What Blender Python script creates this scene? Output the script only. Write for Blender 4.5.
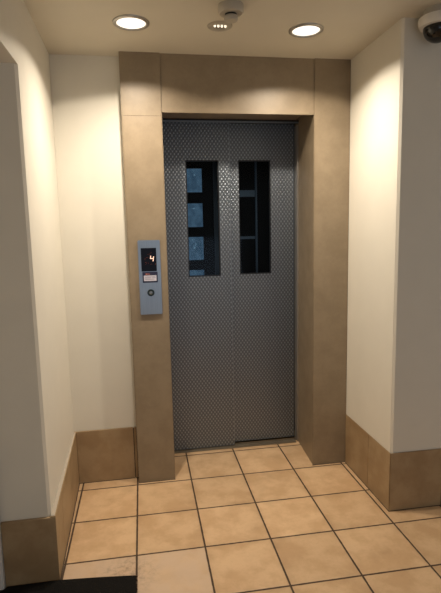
import bpy, bmesh, math, random
from mathutils import Vector, Matrix
random.seed(4)
for o in list(bpy.data.objects):
    bpy.data.objects.remove(o)
scene = bpy.context.scene
col = scene.collection
S = 0.33                      # one floor tile in metres; coordinates below are in tiles

# ---------------------------------------------------------------- camera
CAM = (0.25746, -5.58475, 4.64272)
YAW, PITCH, ROLL, FPX = 0.1588247, 0.1355635, -0.0220945, 484.6135
cy, sy = math.cos(YAW), math.sin(YAW)
f = Vector((sy*math.cos(PITCH), cy*math.cos(PITCH), -math.sin(PITCH)))
r0 = Vector((cy, -sy, 0)); u0 = r0.cross(f)
r = r0*math.cos(ROLL) + u0*math.sin(ROLL)
u = u0*math.cos(ROLL) - r0*math.sin(ROLL)
cam_data = bpy.data.cameras.new('camera')
cam = bpy.data.objects.new('camera', cam_data); col.objects.link(cam)
cam.matrix_world = Matrix(((r.x, u.x, -f.x, CAM[0]*S), (r.y, u.y, -f.y, CAM[1]*S), (r.z, u.z, -f.z, CAM[2]*S), (0, 0, 0, 1)))
cam_data.sensor_fit = 'VERTICAL'; cam_data.sensor_height = 24.0
cam_data.lens = FPX*24.0/593.0
cam_data.clip_start = 0.02
scene.camera = cam

# ---------------------------------------------------------------- world, exposure
world = bpy.data.worlds.new('world'); scene.world = world
world.use_nodes = True
bg = world.node_tree.nodes['Background']
bg.inputs['Color'].default_value = (0.80, 0.77, 0.73, 1)
bg.inputs['Strength'].default_value = 0.40
scene.view_settings.view_transform = 'Standard'
scene.view_settings.look = 'None'
scene.view_settings.gamma = 1.0
scene.view_settings.use_curve_mapping = False
scene.view_settings.exposure = 0.0
SPOT_W = 84.0
SPOT_COL = (1.0, 0.875, 0.715)
SPOT_POWER = 2.2
SPOT_ANGLE = 146.0
LAMP_GLOW = 1.3

# added area light: assumed daylight behind the camera, for a bluish door reflection
dl = bpy.data.lights.new('assumed_rear_daylight', 'AREA')
dl.shape = 'RECTANGLE'; dl.size = 2.2; dl.size_y = 0.75
dl.energy = 6.0; dl.color = (0.60, 0.76, 1.0)
dlo = bpy.data.objects.new('assumed_rear_daylight', dl); col.objects.link(dlo)
dlo.location = (2.3*S, -11.5*S, 3.1*S); dlo.rotation_euler = (math.pi/2, 0, 0)

# ---------------------------------------------------------------- node helpers
def new_mat(name):
    m = bpy.data.materials.new(name); m.use_nodes = True
    nt = m.node_tree
    return m, nt, nt.nodes['Principled BSDF']
def N(nt, t, **kw):
    n = nt.nodes.new(t)
    for k, v in kw.items(): setattr(n, k, v)
    return n
def link(nt, a, b): nt.links.new(a, b)
def mth(nt, op, a, b=None, c=None):
    n = N(nt, 'ShaderNodeMath', operation=op)
    for i, v in enumerate((a, b, c)):
        if v is None: continue
        if isinstance(v, (int, float)): n.inputs[i].default_value = v
        else: link(nt, v, n.inputs[i])
    return n.outputs[0]
def mix(nt, fac, a, b, mode='MIX'):
    n = N(nt, 'ShaderNodeMix', data_type='RGBA', blend_type=mode)
    if isinstance(fac, (int, float)): n.inputs[0].default_value = fac
    else: link(nt, fac, n.inputs[0])
    for i, v in ((6, a), (7, b)):
        if isinstance(v, tuple): n.inputs[i].default_value = (*v, 1)
        else: link(nt, v, n.inputs[i])
    return n.outputs[2]
def maprange(nt, v, a, b, c=0.0, d=1.0):
    n = N(nt, 'ShaderNodeMapRange', interpolation_type='SMOOTHSTEP')
    link(nt, v, n.inputs[0])
    for i, x in enumerate((a, b, c, d)): n.inputs[i+1].default_value = x
    return n.outputs[0]
def tilepos(nt):
    g = N(nt, 'ShaderNodeNewGeometry')
    s = N(nt, 'ShaderNodeVectorMath', operation='SCALE'); s.inputs['Scale'].default_value = 1.0/S
    link(nt, g.outputs['Position'], s.inputs[0])
    return s.outputs[0]
def noise(nt, vec, scale, detail=3.0, rough=0.5):
    n = N(nt, 'ShaderNodeTexNoise'); link(nt, vec, n.inputs['Vector'])
    n.inputs['Scale'].default_value = scale; n.inputs['Detail'].default_value = detail
    n.inputs['Roughness'].default_value = rough
    return n.outputs['Fac']
def bump(nt, bsdf, h, strength, dist):
    b = N(nt, 'ShaderNodeBump'); link(nt, h, b.inputs['Height'])
    b.inputs['Strength'].default_value = strength; b.inputs['Distance'].default_value = dist
    link(nt, b.outputs[0], bsdf.inputs['Normal'])

def plain(name, colour, rough=0.5, metal=0.0, mottled=0.06, scale=4.0, emit=None, estr=0.0):
    m, nt, b = new_mat(name)
    p = tilepos(nt)
    n = noise(nt, p, scale)
    dark = tuple(c*(1-mottled) for c in colour); light = tuple(min(1, c*(1+mottled)) for c in colour)
    link(nt, mix(nt, n, dark, light), b.inputs['Base Color'])
    b.inputs['Roughness'].default_value = rough; b.inputs['Metallic'].default_value = metal
    if emit:
        b.inputs['Emission Color'].default_value = (*emit, 1); b.inputs['Emission Strength'].default_value = estr
    return m

def paint(name, colour):
    m, nt, b = new_mat(name)
    p = tilepos(nt)
    n = noise(nt, p, 2.2, 4)
    link(nt, mix(nt, n, tuple(c*0.95 for c in colour), tuple(min(1, c*1.03) for c in colour)), b.inputs['Base Color'])
    b.inputs['Roughness'].default_value = 0.62
    bump(nt, b, noise(nt, p, 60, 3), 0.08, 0.004)
    return m

TILE_A, TILE_B, TILE_C = (0.66, 0.450, 0.262), (0.545, 0.350, 0.190), (0.38, 0.24, 0.128)
def tile_colour(nt, p, rnd):
    n1 = noise(nt, p, 2.3, 5, 0.6)
    c = mix(nt, maprange(nt, n1, 0.36, 0.64), TILE_A, TILE_B)
    n2 = noise(nt, p, 1.1, 3, 0.6)
    c = mix(nt, mth(nt, 'MULTIPLY', maprange(nt, n2, 0.55, 0.78), 0.55), c, TILE_C)
    n3 = noise(nt, p, 22, 3, 0.7)
    c = mix(nt, mth(nt, 'MULTIPLY', maprange(nt, n3, 0.5, 0.75), 0.18), c, TILE_C)
    return c

def floor_mat():
    m, nt, b = new_mat('beige_ceramic_floor_tile')
    p = tilepos(nt)
    sep = N(nt, 'ShaderNodeSeparateXYZ'); link(nt, p, sep.inputs[0])
    wob = mth(nt, 'MULTIPLY', mth(nt, 'SUBTRACT', noise(nt, p, 9, 3), 0.5), 0.010)
    dx = mth(nt, 'ADD', mth(nt, 'PINGPONG', sep.outputs[0], 0.5), wob)
    dy = mth(nt, 'ADD', mth(nt, 'PINGPONG', sep.outputs[1], 0.5), wob)
    d = mth(nt, 'MINIMUM', dx, dy)
    grout = maprange(nt, d, 0.010, 0.018, 1.0, 0.0)
    fl = N(nt, 'ShaderNodeVectorMath', operation='FLOOR'); link(nt, p, fl.inputs[0])
    fl2 = N(nt, 'ShaderNodeVectorMath', operation='MULTIPLY'); link(nt, fl.outputs[0], fl2.inputs[0]); fl2.inputs[1].default_value = (1, 1, 0)
    wn = N(nt, 'ShaderNodeTexWhiteNoise', noise_dimensions='3D'); link(nt, fl2.outputs[0], wn.inputs['Vector'])
    # every tile shows its own piece of the mottle
    off = N(nt, 'ShaderNodeVectorMath', operation='MULTIPLY_ADD')
    link(nt, wn.outputs['Color'], off.inputs[0]); off.inputs[1].default_value = (7, 7, 7); link(nt, p, off.inputs[2])
    c = tile_colour(nt, off.outputs[0], wn.outputs['Value'])
    # darker worn rim of each tile, uneven
    rim = mth(nt, 'MULTIPLY', maprange(nt, d, 0.0, 0.16, 1.0, 0.0), maprange(nt, noise(nt, p, 2.0, 3), 0.35, 0.7))
    c = mix(nt, mth(nt, 'MULTIPLY', rim, 0.45), c, TILE_C)
    hsv = N(nt, 'ShaderNodeHueSaturation'); link(nt, c, hsv.inputs['Color'])
    link(nt, mth(nt, 'MULTIPLY_ADD', wn.outputs['Value'], 0.16, 0.92), hsv.inputs['Value'])
    c = hsv.outputs[0]
    # pale dust on the two tiles in front of the doormat
    dust = mth(nt, 'MULTIPLY', maprange(nt, sep.outputs[1], 0.98, 0.985, 1.0, 0.0), maprange(nt, sep.outputs[0], 0.99, 0.995, 1.0, 0.0))
    dust = mth(nt, 'MULTIPLY', dust, maprange(nt, noise(nt, p, 3.0, 4), 0.25, 0.6, 0.35, 0.8))
    c = mix(nt, dust, c, (0.62, 0.46, 0.33))
    # trodden dirt by the corner of the doormat
    dv = N(nt, 'ShaderNodeVectorMath', operation='DISTANCE'); link(nt, p, dv.inputs[0]); dv.inputs[1].default_value = (-0.12, 0.62, 0)
    near = maprange(nt, dv.outputs['Value'], 0.05, 0.6, 1.0, 0.0)
    dirt = mth(nt, 'MULTIPLY', near, maprange(nt, noise(nt, p, 11, 6, 0.75), 0.40, 0.75))
    c = mix(nt, mth(nt, 'MULTIPLY', dirt, 0.7), c, (0.10, 0.075, 0.06))
    c = mix(nt, grout, c, (0.060, 0.034, 0.018))
    link(nt, c, b.inputs['Base Color'])
    link(nt, mth(nt, 'MULTIPLY_ADD', grout, 0.4, 0.42), b.inputs['Roughness'])
    h = mth(nt, 'ADD', maprange(nt, d, 0.008, 0.03), mth(nt, 'MULTIPLY', noise(nt, p, 8, 4), 0.25))
    bump(nt, b, h, 0.35, 0.004)
    return m

def skirting_mat():
    m, nt, b = new_mat('beige_ceramic_skirting_tile')
    p = tilepos(nt)
    c = mix(nt, 1.0, tile_colour(nt, p, None), (0.58, 0.61, 0.60), 'MULTIPLY')
    link(nt, c, b.inputs['Base Color'])
    b.inputs['Roughness'].default_value = 0.42
    bump(nt, b, noise(nt, p, 8, 4), 0.10, 0.004)
    return m

def laminate_mat():
    m, nt, b = new_mat('beige_lift_surround')
    p = tilepos(nt)
    n1 = noise(nt, p, 3.0, 6, 0.65); n2 = noise(nt, p, 30, 3, 0.6)
    c = mix(nt, maprange(nt, n1, 0.3, 0.7), (0.285, 0.222, 0.147), (0.235, 0.181, 0.117))
    c = mix(nt, mth(nt, 'MULTIPLY', maprange(nt, n2, 0.45, 0.7), 0.12), c, (0.25, 0.17, 0.10))
    link(nt, c, b.inputs['Base Color'])
    b.inputs['Roughness'].default_value = 0.45
    return m

def patterned_steel():
    m, nt, b = new_mat('patterned_stainless_steel')
    p = tilepos(nt)
    sep = N(nt, 'ShaderNodeSeparateXYZ'); link(nt, p, sep.inputs[0])
    cu = mth(nt, 'COSINE', mth(nt, 'MULTIPLY', sep.outputs[0], 2*math.pi/0.072))
    cv = mth(nt, 'COSINE', mth(nt, 'MULTIPLY', sep.outputs[2], 2*math.pi/0.100))
    lump = maprange(nt, mth(nt, 'MULTIPLY', cu, cv), -0.2, 0.9)
    link(nt, mix(nt, lump, (0.15, 0.168, 0.190), (0.31, 0.345, 0.385)), b.inputs['Base Color'])
    b.inputs['Metallic'].default_value = 1.0
    link(nt, mth(nt, 'MULTIPLY_ADD', lump, -0.12, 0.46), b.inputs['Roughness'])
    bump(nt, b, lump, 0.42, 0.004)
    return m

def brushed(name, colour, rough=0.35):
    m, nt, b = new_mat(name)
    p = tilepos(nt)
    mp = N(nt, 'ShaderNodeMapping'); link(nt, p, mp.inputs[0]); mp.inputs['Scale'].default_value = (90, 90, 3)
    n = noise(nt, mp.outputs[0], 1.0, 2)
    link(nt, mix(nt, n, tuple(c*0.85 for c in colour), tuple(min(1, c*1.1) for c in colour)), b.inputs['Base Color'])
    b.inputs['Metallic'].default_value = 1.0; b.inputs['Roughness'].default_value = rough
    return m

def glass_mat():
    m, nt, b = new_mat('tinted_vision_glass')
    nt.nodes.remove(b)
    out = nt.nodes['Material Output']
    t = N(nt, 'ShaderNodeBsdfTransparent'); t.inputs[0].default_value = (0.62, 0.68, 0.72, 1)
    g = N(nt, 'ShaderNodeBsdfGlossy'); g.inputs['Roughness'].default_value = 0.05
    fr = N(nt, 'ShaderNodeFresnel'); fr.inputs[0].default_value = 1.18
    mx = N(nt, 'ShaderNodeMixShader')
    link(nt, fr.outputs[0], mx.inputs[0]); link(nt, t.outputs[0], mx.inputs[1]); link(nt, g.outputs[0], mx.inputs[2])
    link(nt, mx.outputs[0], out.inputs[0])
    return m

def pane_mat():
    m, nt, b = new_mat('dusk_lit_window_pane')
    p = tilepos(nt)
    n = noise(nt, p, 5.0, 4, 0.6)
    c = mix(nt, maprange(nt, n, 0.35, 0.65), (0.032, 0.060, 0.090), (0.062, 0.108, 0.150))
    c = mix(nt, mth(nt, 'MULTIPLY', maprange(nt, noise(nt, p, 9, 3), 0.64, 0.74), 0.7), c, (0.22, 0.33, 0.40))
    b.inputs['Base Color'].default_value = (0.02, 0.03, 0.04, 1); b.inputs['Roughness'].default_value = 0.2
    link(nt, c, b.inputs['Emission Color']); b.inputs['Emission Strength'].default_value = PANE_GLOW
    return m
PANE_GLOW = 1.6

def mat_fibre():
    m, nt, b = new_mat('black_doormat_pile')
    p = tilepos(nt)
    n = noise(nt, p, 60, 4, 0.7)
    link(nt, mix(nt, n, (0.004, 0.004, 0.004), (0.024, 0.022, 0.020)), b.inputs['Base Color'])
    b.inputs['Roughness'].default_value = 0.95
    b.inputs['Specular IOR Level'].default_value = 0.1
    bump(nt, b, n, 0.9, 0.01)
    return m

def matte(m, v):
    m.node_tree.nodes['Principled BSDF'].inputs['Specular IOR Level'].default_value = v

M = dict(
    wall=paint('cream_wall_paint', (0.75, 0.715, 0.625)),
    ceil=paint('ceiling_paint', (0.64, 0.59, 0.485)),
    floor=floor_mat(), skirt=skirting_mat(), stone=laminate_mat(), steel=patterned_steel(),
    grout=plain('dark_grout', (0.055, 0.035, 0.022), 0.9),
    ledge=plain('pale_skirting_bead', (0.46, 0.40, 0.33), 0.5),
    jamb=plain('white_gloss_door_frame', (0.74, 0.72, 0.68), 0.35),
    dark=plain('dark_steel', (0.05, 0.052, 0.055), 0.4, 1.0),
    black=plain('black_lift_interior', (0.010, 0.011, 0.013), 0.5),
    rail=brushed('lift_interior_metal', (0.30, 0.34, 0.38), 0.4),
    bright=brushed('brushed_steel', (0.35, 0.40, 0.455), 0.36),
    sill=brushed('aluminium_sill', (0.42, 0.34, 0.24), 0.5),
    glass=glass_mat(), pane=pane_mat(), matp=mat_fibre(),
    plastic=plain('cream_plastic', (0.43, 0.39, 0.32), 0.45),
    white_pl=plain('white_plastic', (0.70, 0.67, 0.61), 0.4),
    chrome=plain('satin_chrome_trim', (0.45, 0.43, 0.40), 0.35, 0.85),
    dome=plain('smoked_black_dome', (0.006, 0.005, 0.005), 0.06),
    screen=plain('black_display_glass', (0.004, 0.005, 0.010), 0.30),
    navy=plain('dark_navy_frame', (0.018, 0.018, 0.05), 0.4),
    paper=plain('pale_lilac_notice', (0.62, 0.60, 0.70), 0.5),
    ink=plain('grey_print', (0.30, 0.29, 0.36), 0.6),
    redink=plain('red_print', (0.35, 0.12, 0.10), 0.6),
    ring=plain('dark_button_ring', (0.03, 0.05, 0.06), 0.3, 0.6),
    lit=plain('lamp_diffuser', (0.9, 0.88, 0.82), 0.4, 0, 0.02, 4, (1.0, 0.93, 0.80), LAMP_GLOW),
    digit=plain('lit_digit', (0.3, 0.15, 0.1), 0.4, 0, 0.02, 4, (1.0, 0.64, 0.46), 1.3),
    dots=plain('dim_red_dots', (0.1, 0.02, 0.01), 0.4, 0, 0.02, 4, (0.5, 0.09, 0.03), 0.22),
    glint=plain('lens_glint_glow', (0.9, 0.85, 0.7), 0.15, 0, 0.02, 4, (1.0, 0.85, 0.65), 1.2),  # glow put in to imitate glints on the lens
)

matte(M['screen'], 0.12)

# ---------------------------------------------------------------- mesh helpers (tile coordinates)
def box(bm, x0, x1, y0, y1, z0, z1, bev=0.0):
    vs = [bm.verts.new((x, y, z)) for z in (z0, z1) for y in (y0, y1) for x in (x0, x1)]
    fs = [(0, 2, 3, 1), (4, 5, 7, 6), (0, 1, 5, 4), (2, 6, 7, 3), (0, 4, 6, 2), (1, 3, 7, 5)]
    faces = [bm.faces.new([vs[i] for i in q]) for q in fs]
    if bev > 0:
        es = list({e for fa in faces for e in fa.edges})
        bmesh.ops.bevel(bm, geom=es, offset=bev, segments=2, affect='EDGES', clamp_overlap=True)
def prism(bm, pts, z0, z1):
    a = [bm.verts.new((x, y, z0)) for x, y in pts]; b = [bm.verts.new((x, y, z1)) for x, y in pts]
    n = len(pts)
    bm.faces.new(a[::-1]); bm.faces.new(b)
    for i in range(n): bm.faces.new((a[i], a[(i+1) % n], b[(i+1) % n], b[i]))
def lathe(bm, prof, seg=48, c=(0, 0, 0), axis='z'):
    """prof: list of (radius, height); axis z or -y"""
    rings = []
    for rad, h in prof:
        ring = []
        if rad < 1e-6:
            q = (0, 0, h); ring = [q]
        else:
            ring = [(rad*math.cos(2*math.pi*k/seg), rad*math.sin(2*math.pi*k/seg), h) for k in range(seg)]
        out = []
        for x, y, z in ring:
            if axis == 'y': x, y, z = x, -z, y
            out.append(bm.verts.new((x+c[0], y+c[1], z+c[2])))
        rings.append(out)
    for a, b in zip(rings, rings[1:]):
        if len(a) == 1 and len(b) == 1: continue
        for k in range(seg):
            k2 = (k+1) % seg
            if len(a) == 1: bm.faces.new((a[0], b[k2], b[k]))
            elif len(b) == 1: bm.faces.new((a[k], a[k2], b[0]))
            else: bm.faces.new((a[k], a[k2], b[k2], b[k]))
def obj(name, bm, mat, parent=None, smooth=False):
    bmesh.ops.recalc_face_normals(bm, faces=bm.faces)
    off = parent_loc(parent)
    for v in bm.verts: v.co = v.co*S - off
    me = bpy.data.meshes.new(name); bm.to_mesh(me); bm.free()
    me.materials.append(M[mat])
    if smooth:
        for p in me.polygons: p.use_smooth = True
        me.set_sharp_from_angle(angle=math.radians(38))
    o = bpy.data.objects.new(name, me); col.objects.link(o)
    if parent: o.parent = parent
    return o
def parent_loc(p):
    v = Vector((0, 0, 0))
    while p: v = v + p.location; p = p.parent
    return v
def thing(name, label, cat, loc, group=None):
    o = bpy.data.objects.new(name, None); col.objects.link(o)
    o.empty_display_size = 0.05
    o.location = Vector(loc)*S
    o['label'] = label; o['category'] = cat
    if group: o['group'] = group
    return o
def struct(name, bm, mat, smooth=False):
    o = obj(name, bm, mat, None, smooth); o['kind'] = 'structure'; return o
def B(*a, bev=0.0):
    bm = bmesh.new(); box(bm, *a, bev=bev); return bm

H = 7.62
# ================================================================ the setting
struct('floor', B(-5, 9, -14, 8.7, -0.3, 0.0), 'floor')
struct('ceiling', B(-5, 9, -14, 8.7, H, H+0.3), 'ceil')

# left alcove wall: a block whose near corner is chamfered
ch = 0.035
bm = bmesh.new()
prism(bm, [(-4.9, 0.715), (-1.088-ch, 0.715), (-1.088, 0.715+ch), (-1.128, 3.32), (-1.128, 8.7), (-4.9, 8.7)], 0, H)
struct('wall_left', bm, 'wall')
# downstand above the passage on the left
bm = bmesh.new(); box(bm, -4.9, -1.0875, -8.9, 0.765, 6.635, H)
box(bm, -4.9, -2.152, -8.9, 0.713, 0, 6.635)  # unseen wall block, added to hold back light from the left
struct('wall_downstand_light_block', bm, 'wall')
bm = bmesh.new(); box(bm, -1.127, 0.06, 3.32, 4.3, 0, H)
struct('wall_back', bm, 'wall')
# right wall block
bm = bmesh.new()
prism(bm, [(4.108, 8.7), (4.108, 1.335+ch), (4.108+ch, 1.335), (8.9, 1.335), (8.9, 8.7)], 0, H)
struct('wall_right', bm, 'wall')

bm = bmesh.new(); box(bm, -1.08, 4.13, 8.3, 8.7, 0, H)
struct('wall_shaft_back', bm, 'wall')
# white door frame at the far left, beside the doormat
bm = bmesh.new(); box(bm, -2.15, -1.715, 0.60, 0.713, 0, 6.63, bev=0.012)
struct('trim_1', bm, 'jamb')

# tiled skirting: separate tiles with dark joints
def skirting(name, runs, mat='skirt'):
    bm = bmesh.new()
    for r_ in runs: box(bm, *r_, bev=0.006)
    return struct(name, bm, mat)
SK = 1.0
g = 0.010
# the left run leaves the wall slightly out of square and rises a little towards the back
def skew(bm, ya, yb, inner, outer, z0, z1):
    vs = [bm.verts.new(q) for q in ((inner(ya), ya, z0(ya)), (outer(ya), ya, z0(ya)), (outer(yb), yb, z0(yb)), (inner(yb), yb, z0(yb)),
                                    (inner(ya), ya, z1(ya)), (outer(ya), ya, z1(ya)), (outer(yb), yb, z1(yb)), (inner(yb), yb, z1(yb)))]
    for q in ((3, 2, 1, 0), (4, 5, 6, 7), (0, 1, 5, 4), (1, 2, 6, 5), (2, 3, 7, 6), (3, 0, 4, 7)): bm.faces.new([vs[k] for k in q])
lin = lambda a, b: (lambda y: a+(b-a)*(y-0.678)/(3.318-0.678))
wall_x, skirt_x, top_z = lin(-1.088, -1.127), lin(-1.022, -1.082), lin(0.935, 1.004)
zero = lambda y: 0.0
bm = bmesh.new()
for ya, yb in ((0.678, 1.276), (1.280, 2.276), (2.280, 3.318)): skew(bm, ya, yb, lambda y: wall_x(y)+0.002, skirt_x, zero, top_z)
box(bm, -1.71, -1.024, 0.670, 0.677, 0, 0.920)
box(bm, -1.71, -1.095, 0.677, 0.712, 0, 0.920)
struct('baseboard_left', bm, 'skirt')
bm = bmesh.new()
skew(bm, 0.69, 3.27, lambda y: wall_x(y)+0.002, lambda y: skirt_x(y)-0.012, lambda y: top_z(y)+0.0008, lambda y: top_z(y)+0.006)
struct('trim_3', bm, 'ledge')
skirting('baseboard_back', [(-1.080, -0.045, 3.275, 3.318, 0, SK+0.006), (-0.030, 0.012, 3.275, 3.318, 0, SK+0.006)])
skirting('baseboard_right', [(4.090, 4.106, 1.322, 2.088, 0, SK), (4.090, 4.106, 2.092, 3.066, 0, SK),
                             (4.096, 5.032-g, 1.316, 1.333, 0, SK), (5.032+g, 6.03-g, 1.316, 1.333, 0, SK), (6.03+g, 7.03-g, 1.316, 1.333, 0, SK)])
bm = bmesh.new()
skew(bm, 0.67, 3.27, lambda y: skirt_x(y)-0.004, lambda y: skirt_x(y)+0.012, zero, lambda y: 0.004)
box(bm, -1.08, 0.02, 3.262, 3.28, 0, 0.004)
box(bm, 0.012, 0.706, 3.058, 3.072, 0, 0.004)
box(bm, 3.41, 4.09, 3.060, 3.078, 0, 0.004)
box(bm, 4.080, 4.092, 1.306, 3.066, 0, 0.004)
box(bm, 4.080, 7.0, 1.304, 1.318, 0, 0.004)
box(bm, -1.04, 0.015, 3.3, 3.3195, 0.0, 0.99)
box(bm, 4.100, 4.109, 1.34, 3.066, 0.0, 0.98)
box(bm, 4.11, 7.0, 1.325, 1.336, 0.0, 0.98)
struct('trim_2', bm, 'grout')
# lift surround: two piers and the panel across the top
def pier(name, pts, mat='stone'):
    bm = bmesh.new(); prism(bm, pts, 0.0, H)
    es = [e for e in bm.edges if abs(e.verts[0].co.z-e.verts[1].co.z) > 1 and min(e.verts[0].co.y, 9) < 3.2]
    bmesh.ops.bevel(bm, geom=es, offset=0.012, segments=2, affect='EDGES')
    return struct(name, bm, mat)
pier('wall_pier_left', [(0.022, 3.07), (0.702, 3.07), (0.702, 4.45), (0.064, 4.45), (0.064, 3.317), (0.022, 3.317)])
pier('wall_pier_right', [(3.420, 3.075), (4.107, 3.075), (4.107, 4.45), (3.492, 4.45), (3.492, 4.25)])
bm = bmesh.new(); box(bm, 0.705, 3.418, 3.095, 3.16, 6.665, H); box(bm, 0.705, 3.418, 3.16, 4.3, 6.80, H)
struct('wall_lintel', bm, 'stone')
# fine shadow joints where the surround is jointed
bm = bmesh.new()
box(bm, 0.04, 0.69, 3.0692, 3.09, 6.598, 6.602)
struct('trim_4', bm, 'grout')

# ================================================================ lift entrance
fr = thing('lift_door_frame', 'slim dark steel frame with metal floor sill around the lift doors', 'door frame', (2.1, 4.3, 0))
obj('head', B(0.704, 3.49, 4.13, 4.17, 6.738, 6.768, bev=0.008), 'rail', fr)
obj('head', B(0.704, 3.49, 4.14, 4.18, 6.768, 6.799), 'dark', fr)
obj('head_track', B(0.704, 3.49, 4.18, 4.50, 6.765, 6.799), 'dark', fr)
obj('jamb', B(0.704, 0.735, 4.14, 4.235, 0.014, 6.71, bev=0.005), 'dark', fr)
obj('jamb', B(3.452, 3.489, 4.165, 4.33, 0.014, 6.71, bev=0.005), 'chrome', fr)
sl = bmesh.new()
box(sl, 0.704, 3.43, 4.12, 4.22, 0.0, 0.012)
box(sl, 0.704, 3.49, 4.23, 4.33, 0.0, 0.009); box(sl, 0.704, 3.49, 4.345, 4.44, 0.0, 0.009); box(sl, 0.704, 3.49, 4.46, 4.60, 0.0, 0.012)
obj('sill', sl, 'sill', fr)

def lift_panel(label, x0, x1, yf, z0, z1, w, lip_side):
    t = thing('lift_door_panel', label, 'lift door', ((x0+x1)/2, yf+0.04, 0), 'sliding lift door panels')
    wx0, wx1, wz0, wz1 = w
    yb = yf+0.08
    bm = bmesh.new()
    # front skin as a frame round the window, with thickness
    xs = (x0, wx0, wx1, x1); zs = (z0, wz0, wz1, z1)
    grid = {}
    for y in (yf, yb):
        for i, x in enumerate(xs):
            for j, z in enumerate(zs): grid[(y, i, j)] = bm.verts.new((x, y, z))
    for y in (yf, yb):
        for i in range(3):
            for j in range(3):
                if i == 1 and j == 1: continue
                bm.faces.new((grid[(y, i, j)], grid[(y, i+1, j)], grid[(y, i+1, j+1)], grid[(y, i, j+1)]))
    for i in range(3):
        for j in (0, 3): bm.faces.new((grid[(yf, i, j)], grid[(yf, i+1, j)], grid[(yb, i+1, j)], grid[(yb, i, j)]))
    for j in range(3):
        for i in (0, 3): bm.faces.new((grid[(yf, i, j)], grid[(yf, i, j+1)], grid[(yb, i, j+1)], grid[(yb, i, j)]))
    for a, b in (((1, 1), (2, 1)), ((2, 1), (2, 2)), ((2, 2), (1, 2)), ((1, 2), (1, 1))):
        bm.faces.new((grid[(yf, *a)], grid[(yf, *b)], grid[(yb, *b)], grid[(yb, *a)]))
    obj('leaf', bm, 'steel', t)
    # glazing bead
    e = 0.022
    bb = bmesh.new()
    box(bb, wx0, wx0+e, yf+0.012, yf+0.07, wz0, wz1); box(bb, wx1-e, wx1, yf+0.012, yf+0.07, wz0, wz1)
    box(bb, wx0+e, wx1-e, yf+0.012, yf+0.07, wz0, wz0+e); box(bb, wx0+e, wx1-e, yf+0.012, yf+0.07, wz1-e, wz1)
    obj('glazing_bead', bb, 'dark', t)
    obj('vision_glass', B(wx0+e, wx1-e, yf+0.036, yf+0.050, wz0+e, wz1-e), 'glass', t)
    lx = x1 if lip_side == 'r' else x0
    obj('edge_strip', B(lx-0.003, lx+0.004, yf-0.003, yb, z0, z1, bev=0.003), 'bright', t)
    return t
lift_panel('patterned stainless steel lift door panel nearer the call panel, blue panes showing through its window', 0.737, 2.072, 4.245, 0.020, 6.760, (1.185, 1.850, 3.712, 6.035), 'r')
lift_panel('patterned stainless steel lift door panel by the right pier, with only dark behind its window', 2.00, 3.449, 4.352, 0.048, 6.762, (2.272, 2.950, 3.715, 6.050), 'l')

# lift car behind the doors, seen only through the two narrow windows
cr = thing('lift_car', 'dark lift car interior seen through the door windows', 'lift car', (2.1, 6.3, 0))
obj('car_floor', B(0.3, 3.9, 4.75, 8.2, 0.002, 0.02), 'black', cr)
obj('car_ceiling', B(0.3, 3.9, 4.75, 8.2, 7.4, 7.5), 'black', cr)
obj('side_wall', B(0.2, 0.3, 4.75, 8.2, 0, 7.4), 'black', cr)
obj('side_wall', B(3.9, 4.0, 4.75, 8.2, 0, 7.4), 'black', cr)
bw = bmesh.new()
PX0, PX1 = 1.33, 1.985
PZ = [(5.70, 6.34), (4.75, 5.40), (3.83, 4.475), (2.90, 3.55)]
box(bw, 0.3, PX0, 8.0, 8.1, 0, 7.4); box(bw, PX1, 3.9, 8.0, 8.1, 0, 7.4)
edges = [7.4] + [v for a, b in PZ for v in (b, a)] + [0.0]
for k in range(0, len(edges), 2): box(bw, PX0, PX1, 8.0, 8.1, edges[k+1], edges[k])
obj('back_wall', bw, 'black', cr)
for a, b in PZ: obj('window_pane', B(PX0, PX1, 8.03, 8.06, a, b), 'pane', cr)
obj('post', B(1.850, 2.020, 4.95, 5.03, 0, 7.4), 'rail', cr)
obj('post', B(2.775, 2.805, 4.95, 5.03, 0, 7.4), 'rail', cr)
obj('rail', B(2.03, 2.77, 4.97, 5.02, 5.36, 5.50), 'rail', cr)
obj('rail', B(2.03, 2.77, 4.97, 5.02, 4.44, 4.50), 'rail', cr)

# ================================================================ call panel
yp = 3.07
cp = thing('call_panel', 'brushed steel lift call panel with lit floor display on the left pier', 'call panel', (0.386, yp, 3.84))
obj('faceplate', B(0.194, 0.580, yp-0.032, yp-0.001, 3.184, 4.500, bev=0.008), 'bright', cp)
yq = yp-0.032
ds = obj('display', B(0.243, 0.510, yq-0.008, yq+0.004, 3.955, 4.365, bev=0.004), 'screen', cp)
def bars(segs, y0, y1):
    bm = bmesh.new()
    for s in segs: box(bm, s[0], s[1], y0, y1, s[2], s[3])
    return bm
# the digit 4
dx, dz, dw, dh, tk = 0.390, 4.130, 0.066, 0.100, 0.014
bm = bmesh.new()
def slant(x0, x1, z0, z1):
    sh = lambda z: (z-dz)*0.16
    v = [bm.verts.new(q) for q in ((x0+sh(z0), yq-0.012, z0), (x1+sh(z0), yq-0.012, z0), (x1+sh(z1), yq-0.012, z1), (x0+sh(z1), yq-0.012, z1),
                                   (x0+sh(z0), yq-0.007, z0), (x1+sh(z0), yq-0.007, z0), (x1+sh(z1), yq-0.007, z1), (x0+sh(z1), yq-0.007, z1))]
    for q in ((0, 1, 2, 3), (4, 7, 6, 5), (0, 4, 5, 1), (1, 5, 6, 2), (2, 6, 7, 3), (3, 7, 4, 0)): bm.faces.new([v[i] for i in q])
slant(dx, dx+tk, dz+0.043, dz+dh)
slant(dx+tk, dx+dw-tk, dz+0.043, dz+0.043+tk)
slant(dx+dw-tk, dx+dw, dz, dz+dh*0.86)
obj('lit_digit', bm, 'digit', ds)
rd = random.Random(7)
segs = []
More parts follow.
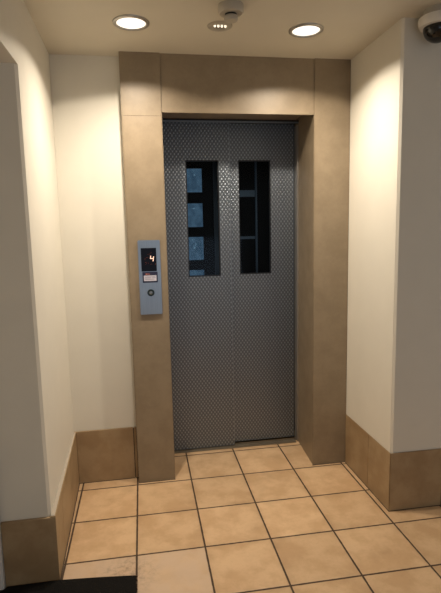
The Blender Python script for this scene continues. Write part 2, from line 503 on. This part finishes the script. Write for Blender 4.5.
for _ in range(26):
    x = rd.uniform(0.30, 0.49); z = rd.uniform(4.06, 4.29)
    if dx-0.02 < x < dx+dw+0.03 and dz-0.02 < z < dz+dh+0.02: continue
    segs.append((x, x+0.007, z, z+0.007))
obj('matrix_dots', bars(segs, yq-0.0105, yq-0.006), 'dots', ds)
nf = obj('notice_frame', B(0.256, 0.520, yq-0.010, yq+0.004, 3.755, 3.945, bev=0.005), 'navy', cp)
obj('notice', B(0.278, 0.498, yq-0.014, yq-0.008, 3.785, 3.882), 'paper', nf)
obj('print', bars([(0.292, 0.48, 3.855, 3.863), (0.292, 0.40, 3.836, 3.844), (0.42, 0.485, 3.836, 3.844), (0.30, 0.455, 3.812, 3.820)], yq-0.0155, yq-0.012), 'ink', nf)
obj('heading', bars([(0.310, 0.335, 3.895, 3.920), (0.342, 0.362, 3.895, 3.920), (0.369, 0.386, 3.895, 3.912)], yq-0.0125, yq-0.008), 'redink', nf)
bt = bmesh.new(); lathe(bt, [(0.0, 0.004), (0.034, 0.004), (0.036, 0.018), (0.050, 0.022), (0.062, 0.016), (0.064, 0.0), (0.064, -0.004)], 40, (0.390, yq, 3.575), 'y')
bo = obj('call_button', bt, 'ring', cp, True)
bt = bmesh.new(); lathe(bt, [(0.0, 0.014), (0.026, 0.013), (0.032, 0.009), (0.033, 0.0)], 32, (0.390, yq, 3.575), 'y')
obj('button_cap', bt, 'bright', bo, True)

# ================================================================ ceiling fittings
def downlight(label, x, y):
    t = thing('ceiling_downlight', label, 'downlight', (x, y, H), 'round recessed downlights')
    bm = bmesh.new()
    lathe(bm, [(0.205, -0.004), (0.212, -0.022), (0.235, -0.026), (0.258, -0.016), (0.262, 0.0), (0.205, 0.0), (0.205, -0.004)], 64, (x, y, H))
    obj('trim_ring', bm, 'chrome', t, True)
    bm = bmesh.new(); lathe(bm, [(0.0, -0.016), (0.10, -0.0155), (0.18, -0.012), (0.207, -0.006), (0.207, 0.0)], 64, (x, y, H))
    obj('diffuser', bm, 'lit', t, True)
    ld = bpy.data.lights.new('downlight_lamp', 'SPOT')
    ld.energy = SPOT_W; ld.color = SPOT_COL; ld.spot_size = math.radians(SPOT_ANGLE); ld.spot_blend = 0.05
    ld.shadow_soft_size = 0.03
    ld.use_nodes = True                      # beam profile of a recessed reflector lamp: strongest straight down
    nt = ld.node_tree
    em = nt.nodes['Emission']
    tc = N(nt, 'ShaderNodeTexCoord'); sp = N(nt, 'ShaderNodeSeparateXYZ'); link(nt, tc.outputs['Normal'], sp.inputs[0])
    link(nt, mth(nt, 'POWER', mth(nt, 'ABSOLUTE', sp.outputs[2]), SPOT_POWER), em.inputs['Strength'])
    lo = bpy.data.objects.new('downlight_lamp', ld); col.objects.link(lo)
    lo.parent = t; lo.location = (0, 0, -0.058)
    return t
downlight('lit round ceiling downlight above the call panel side, left of the smoke detector', 0.25, 1.92)
downlight('lit round ceiling downlight to the right of the smoke detector', 2.86, 1.91)

# smoke detector
sx, sy_ = 1.575, 1.235
t = thing('smoke_detector', 'beige round smoke detector with stepped sensor head on the ceiling', 'smoke detector', (sx, sy_, H))
bm = bmesh.new(); lathe(bm, [(0.0, 0.0), (0.170, 0.0), (0.175, -0.03), (0.170, -0.085), (0.150, -0.108), (0.09, -0.112), (0.0, -0.112)], 48, (sx, sy_, H)); obj('base', bm, 'plastic', t, True)
bm = bmesh.new(); lathe(bm, [(0.0, -0.110), (0.080, -0.110), (0.080, -0.140), (0.0, -0.140)], 40, (sx, sy_, H)); obj('sensor_gap', bm, 'black', t, True)
bm = bmesh.new(); lathe(bm, [(0.0, -0.138), (0.088, -0.138), (0.094, -0.150), (0.094, -0.182), (0.08, -0.200), (0.0, -0.205)], 40, (sx, sy_, H)); obj('sensor_head', bm, 'plastic', t, True)

# small recessed emergency light with a faceted lens
ex, ey = 1.535, 1.90
t = thing('emergency_light', 'small recessed ceiling light with faceted clear lens behind the smoke detector', 'emergency light', (ex, ey, H))
bm = bmesh.new(); lathe(bm, [(0.10, -0.006), (0.115, -0.020), (0.155, -0.022), (0.18, -0.010), (0.184, 0.0), (0.10, 0.0), (0.10, -0.006)], 48, (ex, ey, H)); obj('trim_ring', bm, 'plastic', t, True)
bm = bmesh.new(); lathe(bm, [(0.0, -0.010), (0.103, -0.008), (0.103, 0.0)], 40, (ex, ey, H)); obj('reflector', bm, 'chrome', t, True)
for k in range(4):
    bm = bmesh.new(); xx = ex-0.085+0.052*k
    lathe(bm, [(0.0, -0.038), (0.012, -0.032), (0.018, -0.018), (0.018, -0.006)], 16, (xx+0.006, ey-0.03, H)); obj('lens', bm, 'glint', t, True)  # small glowing studs stand in for the lens glints

# dome camera
kx, ky = 4.49, 1.05
t = thing('dome_security_camera', 'white dome security camera with black bubble on the ceiling by the right wall', 'camera', (kx, ky, H))
bm = bmesh.new(); lathe(bm, [(0.0, -0.095), (0.225, -0.095), (0.262, -0.102), (0.268, -0.125), (0.262, -0.185), (0.245, -0.220), (0.205, -0.230), (0.0, -0.225)], 56, (kx, ky, H)); obj('housing', bm, 'white_pl', t, True)
bm = bmesh.new(); lathe(bm, [(0.0, 0.0), (0.205, 0.0), (0.205, -0.098), (0.0, -0.098)], 48, (kx, ky, H)); obj('mounting_plate', bm, 'plastic', t, True)
bm = bmesh.new()
prof = [(0.198, -0.215)] + [(0.198*math.cos(a), -0.245-0.185*math.sin(a)) for a in [i*math.pi/2/10 for i in range(10)]] + [(0.0, -0.43)]
lathe(bm, prof, 48, (kx, ky, H)); obj('dome', bm, 'dome', t, True)

# ================================================================ doormat
t = thing('doormat', 'black pile doormat in the corner by the left skirting', 'doormat', (-1.0, -0.3, 0))
bm = bmesh.new()
pts = [(-2.1, 0.592), (-1.72, 0.594), (-1.69, 0.662), (-1.02, 0.650), (-0.5, 0.604), (-0.008, 0.556), (-0.004, 0.2), (-0.002, -1.4), (-2.1, -1.4)]
prism(bm, pts, 0.002, 0.030)
bmesh.ops.bevel(bm, geom=[e for e in bm.edges if all(v.co.z > 0.02 for v in e.verts)], offset=0.010, segments=2, affect='EDGES')
obj('pile', bm, 'matp', t)
bm = bmesh.new()
rr = random.Random(11)
for k in range(70):
    if k < 50: x = rr.uniform(-1.0, -0.02); y = 0.650-0.093*(x+1.02); a = rr.uniform(-0.5, 0.5); d = (math.sin(a)*0.02, abs(math.cos(a))*rr.uniform(0.008, 0.022))
    else: x = -0.006; y = rr.uniform(-0.2, 0.55); d = (rr.uniform(0.008, 0.03), rr.uniform(-0.02, 0.02))
    w = 0.006
    vs = [bm.verts.new(q) for q in ((x-w, y-0.012, 0.004), (x+w, y+0.004, 0.004), (x+d[0], y+d[1], 0.003), (x, y-0.004, 0.02))]
    for q in ((0, 1, 2), (0, 3, 1), (1, 3, 2), (2, 3, 0)): bm.faces.new([vs[i] for i in q])
o = obj('frayed_edge', bm, 'matp', t); o['kind'] = 'stuff'
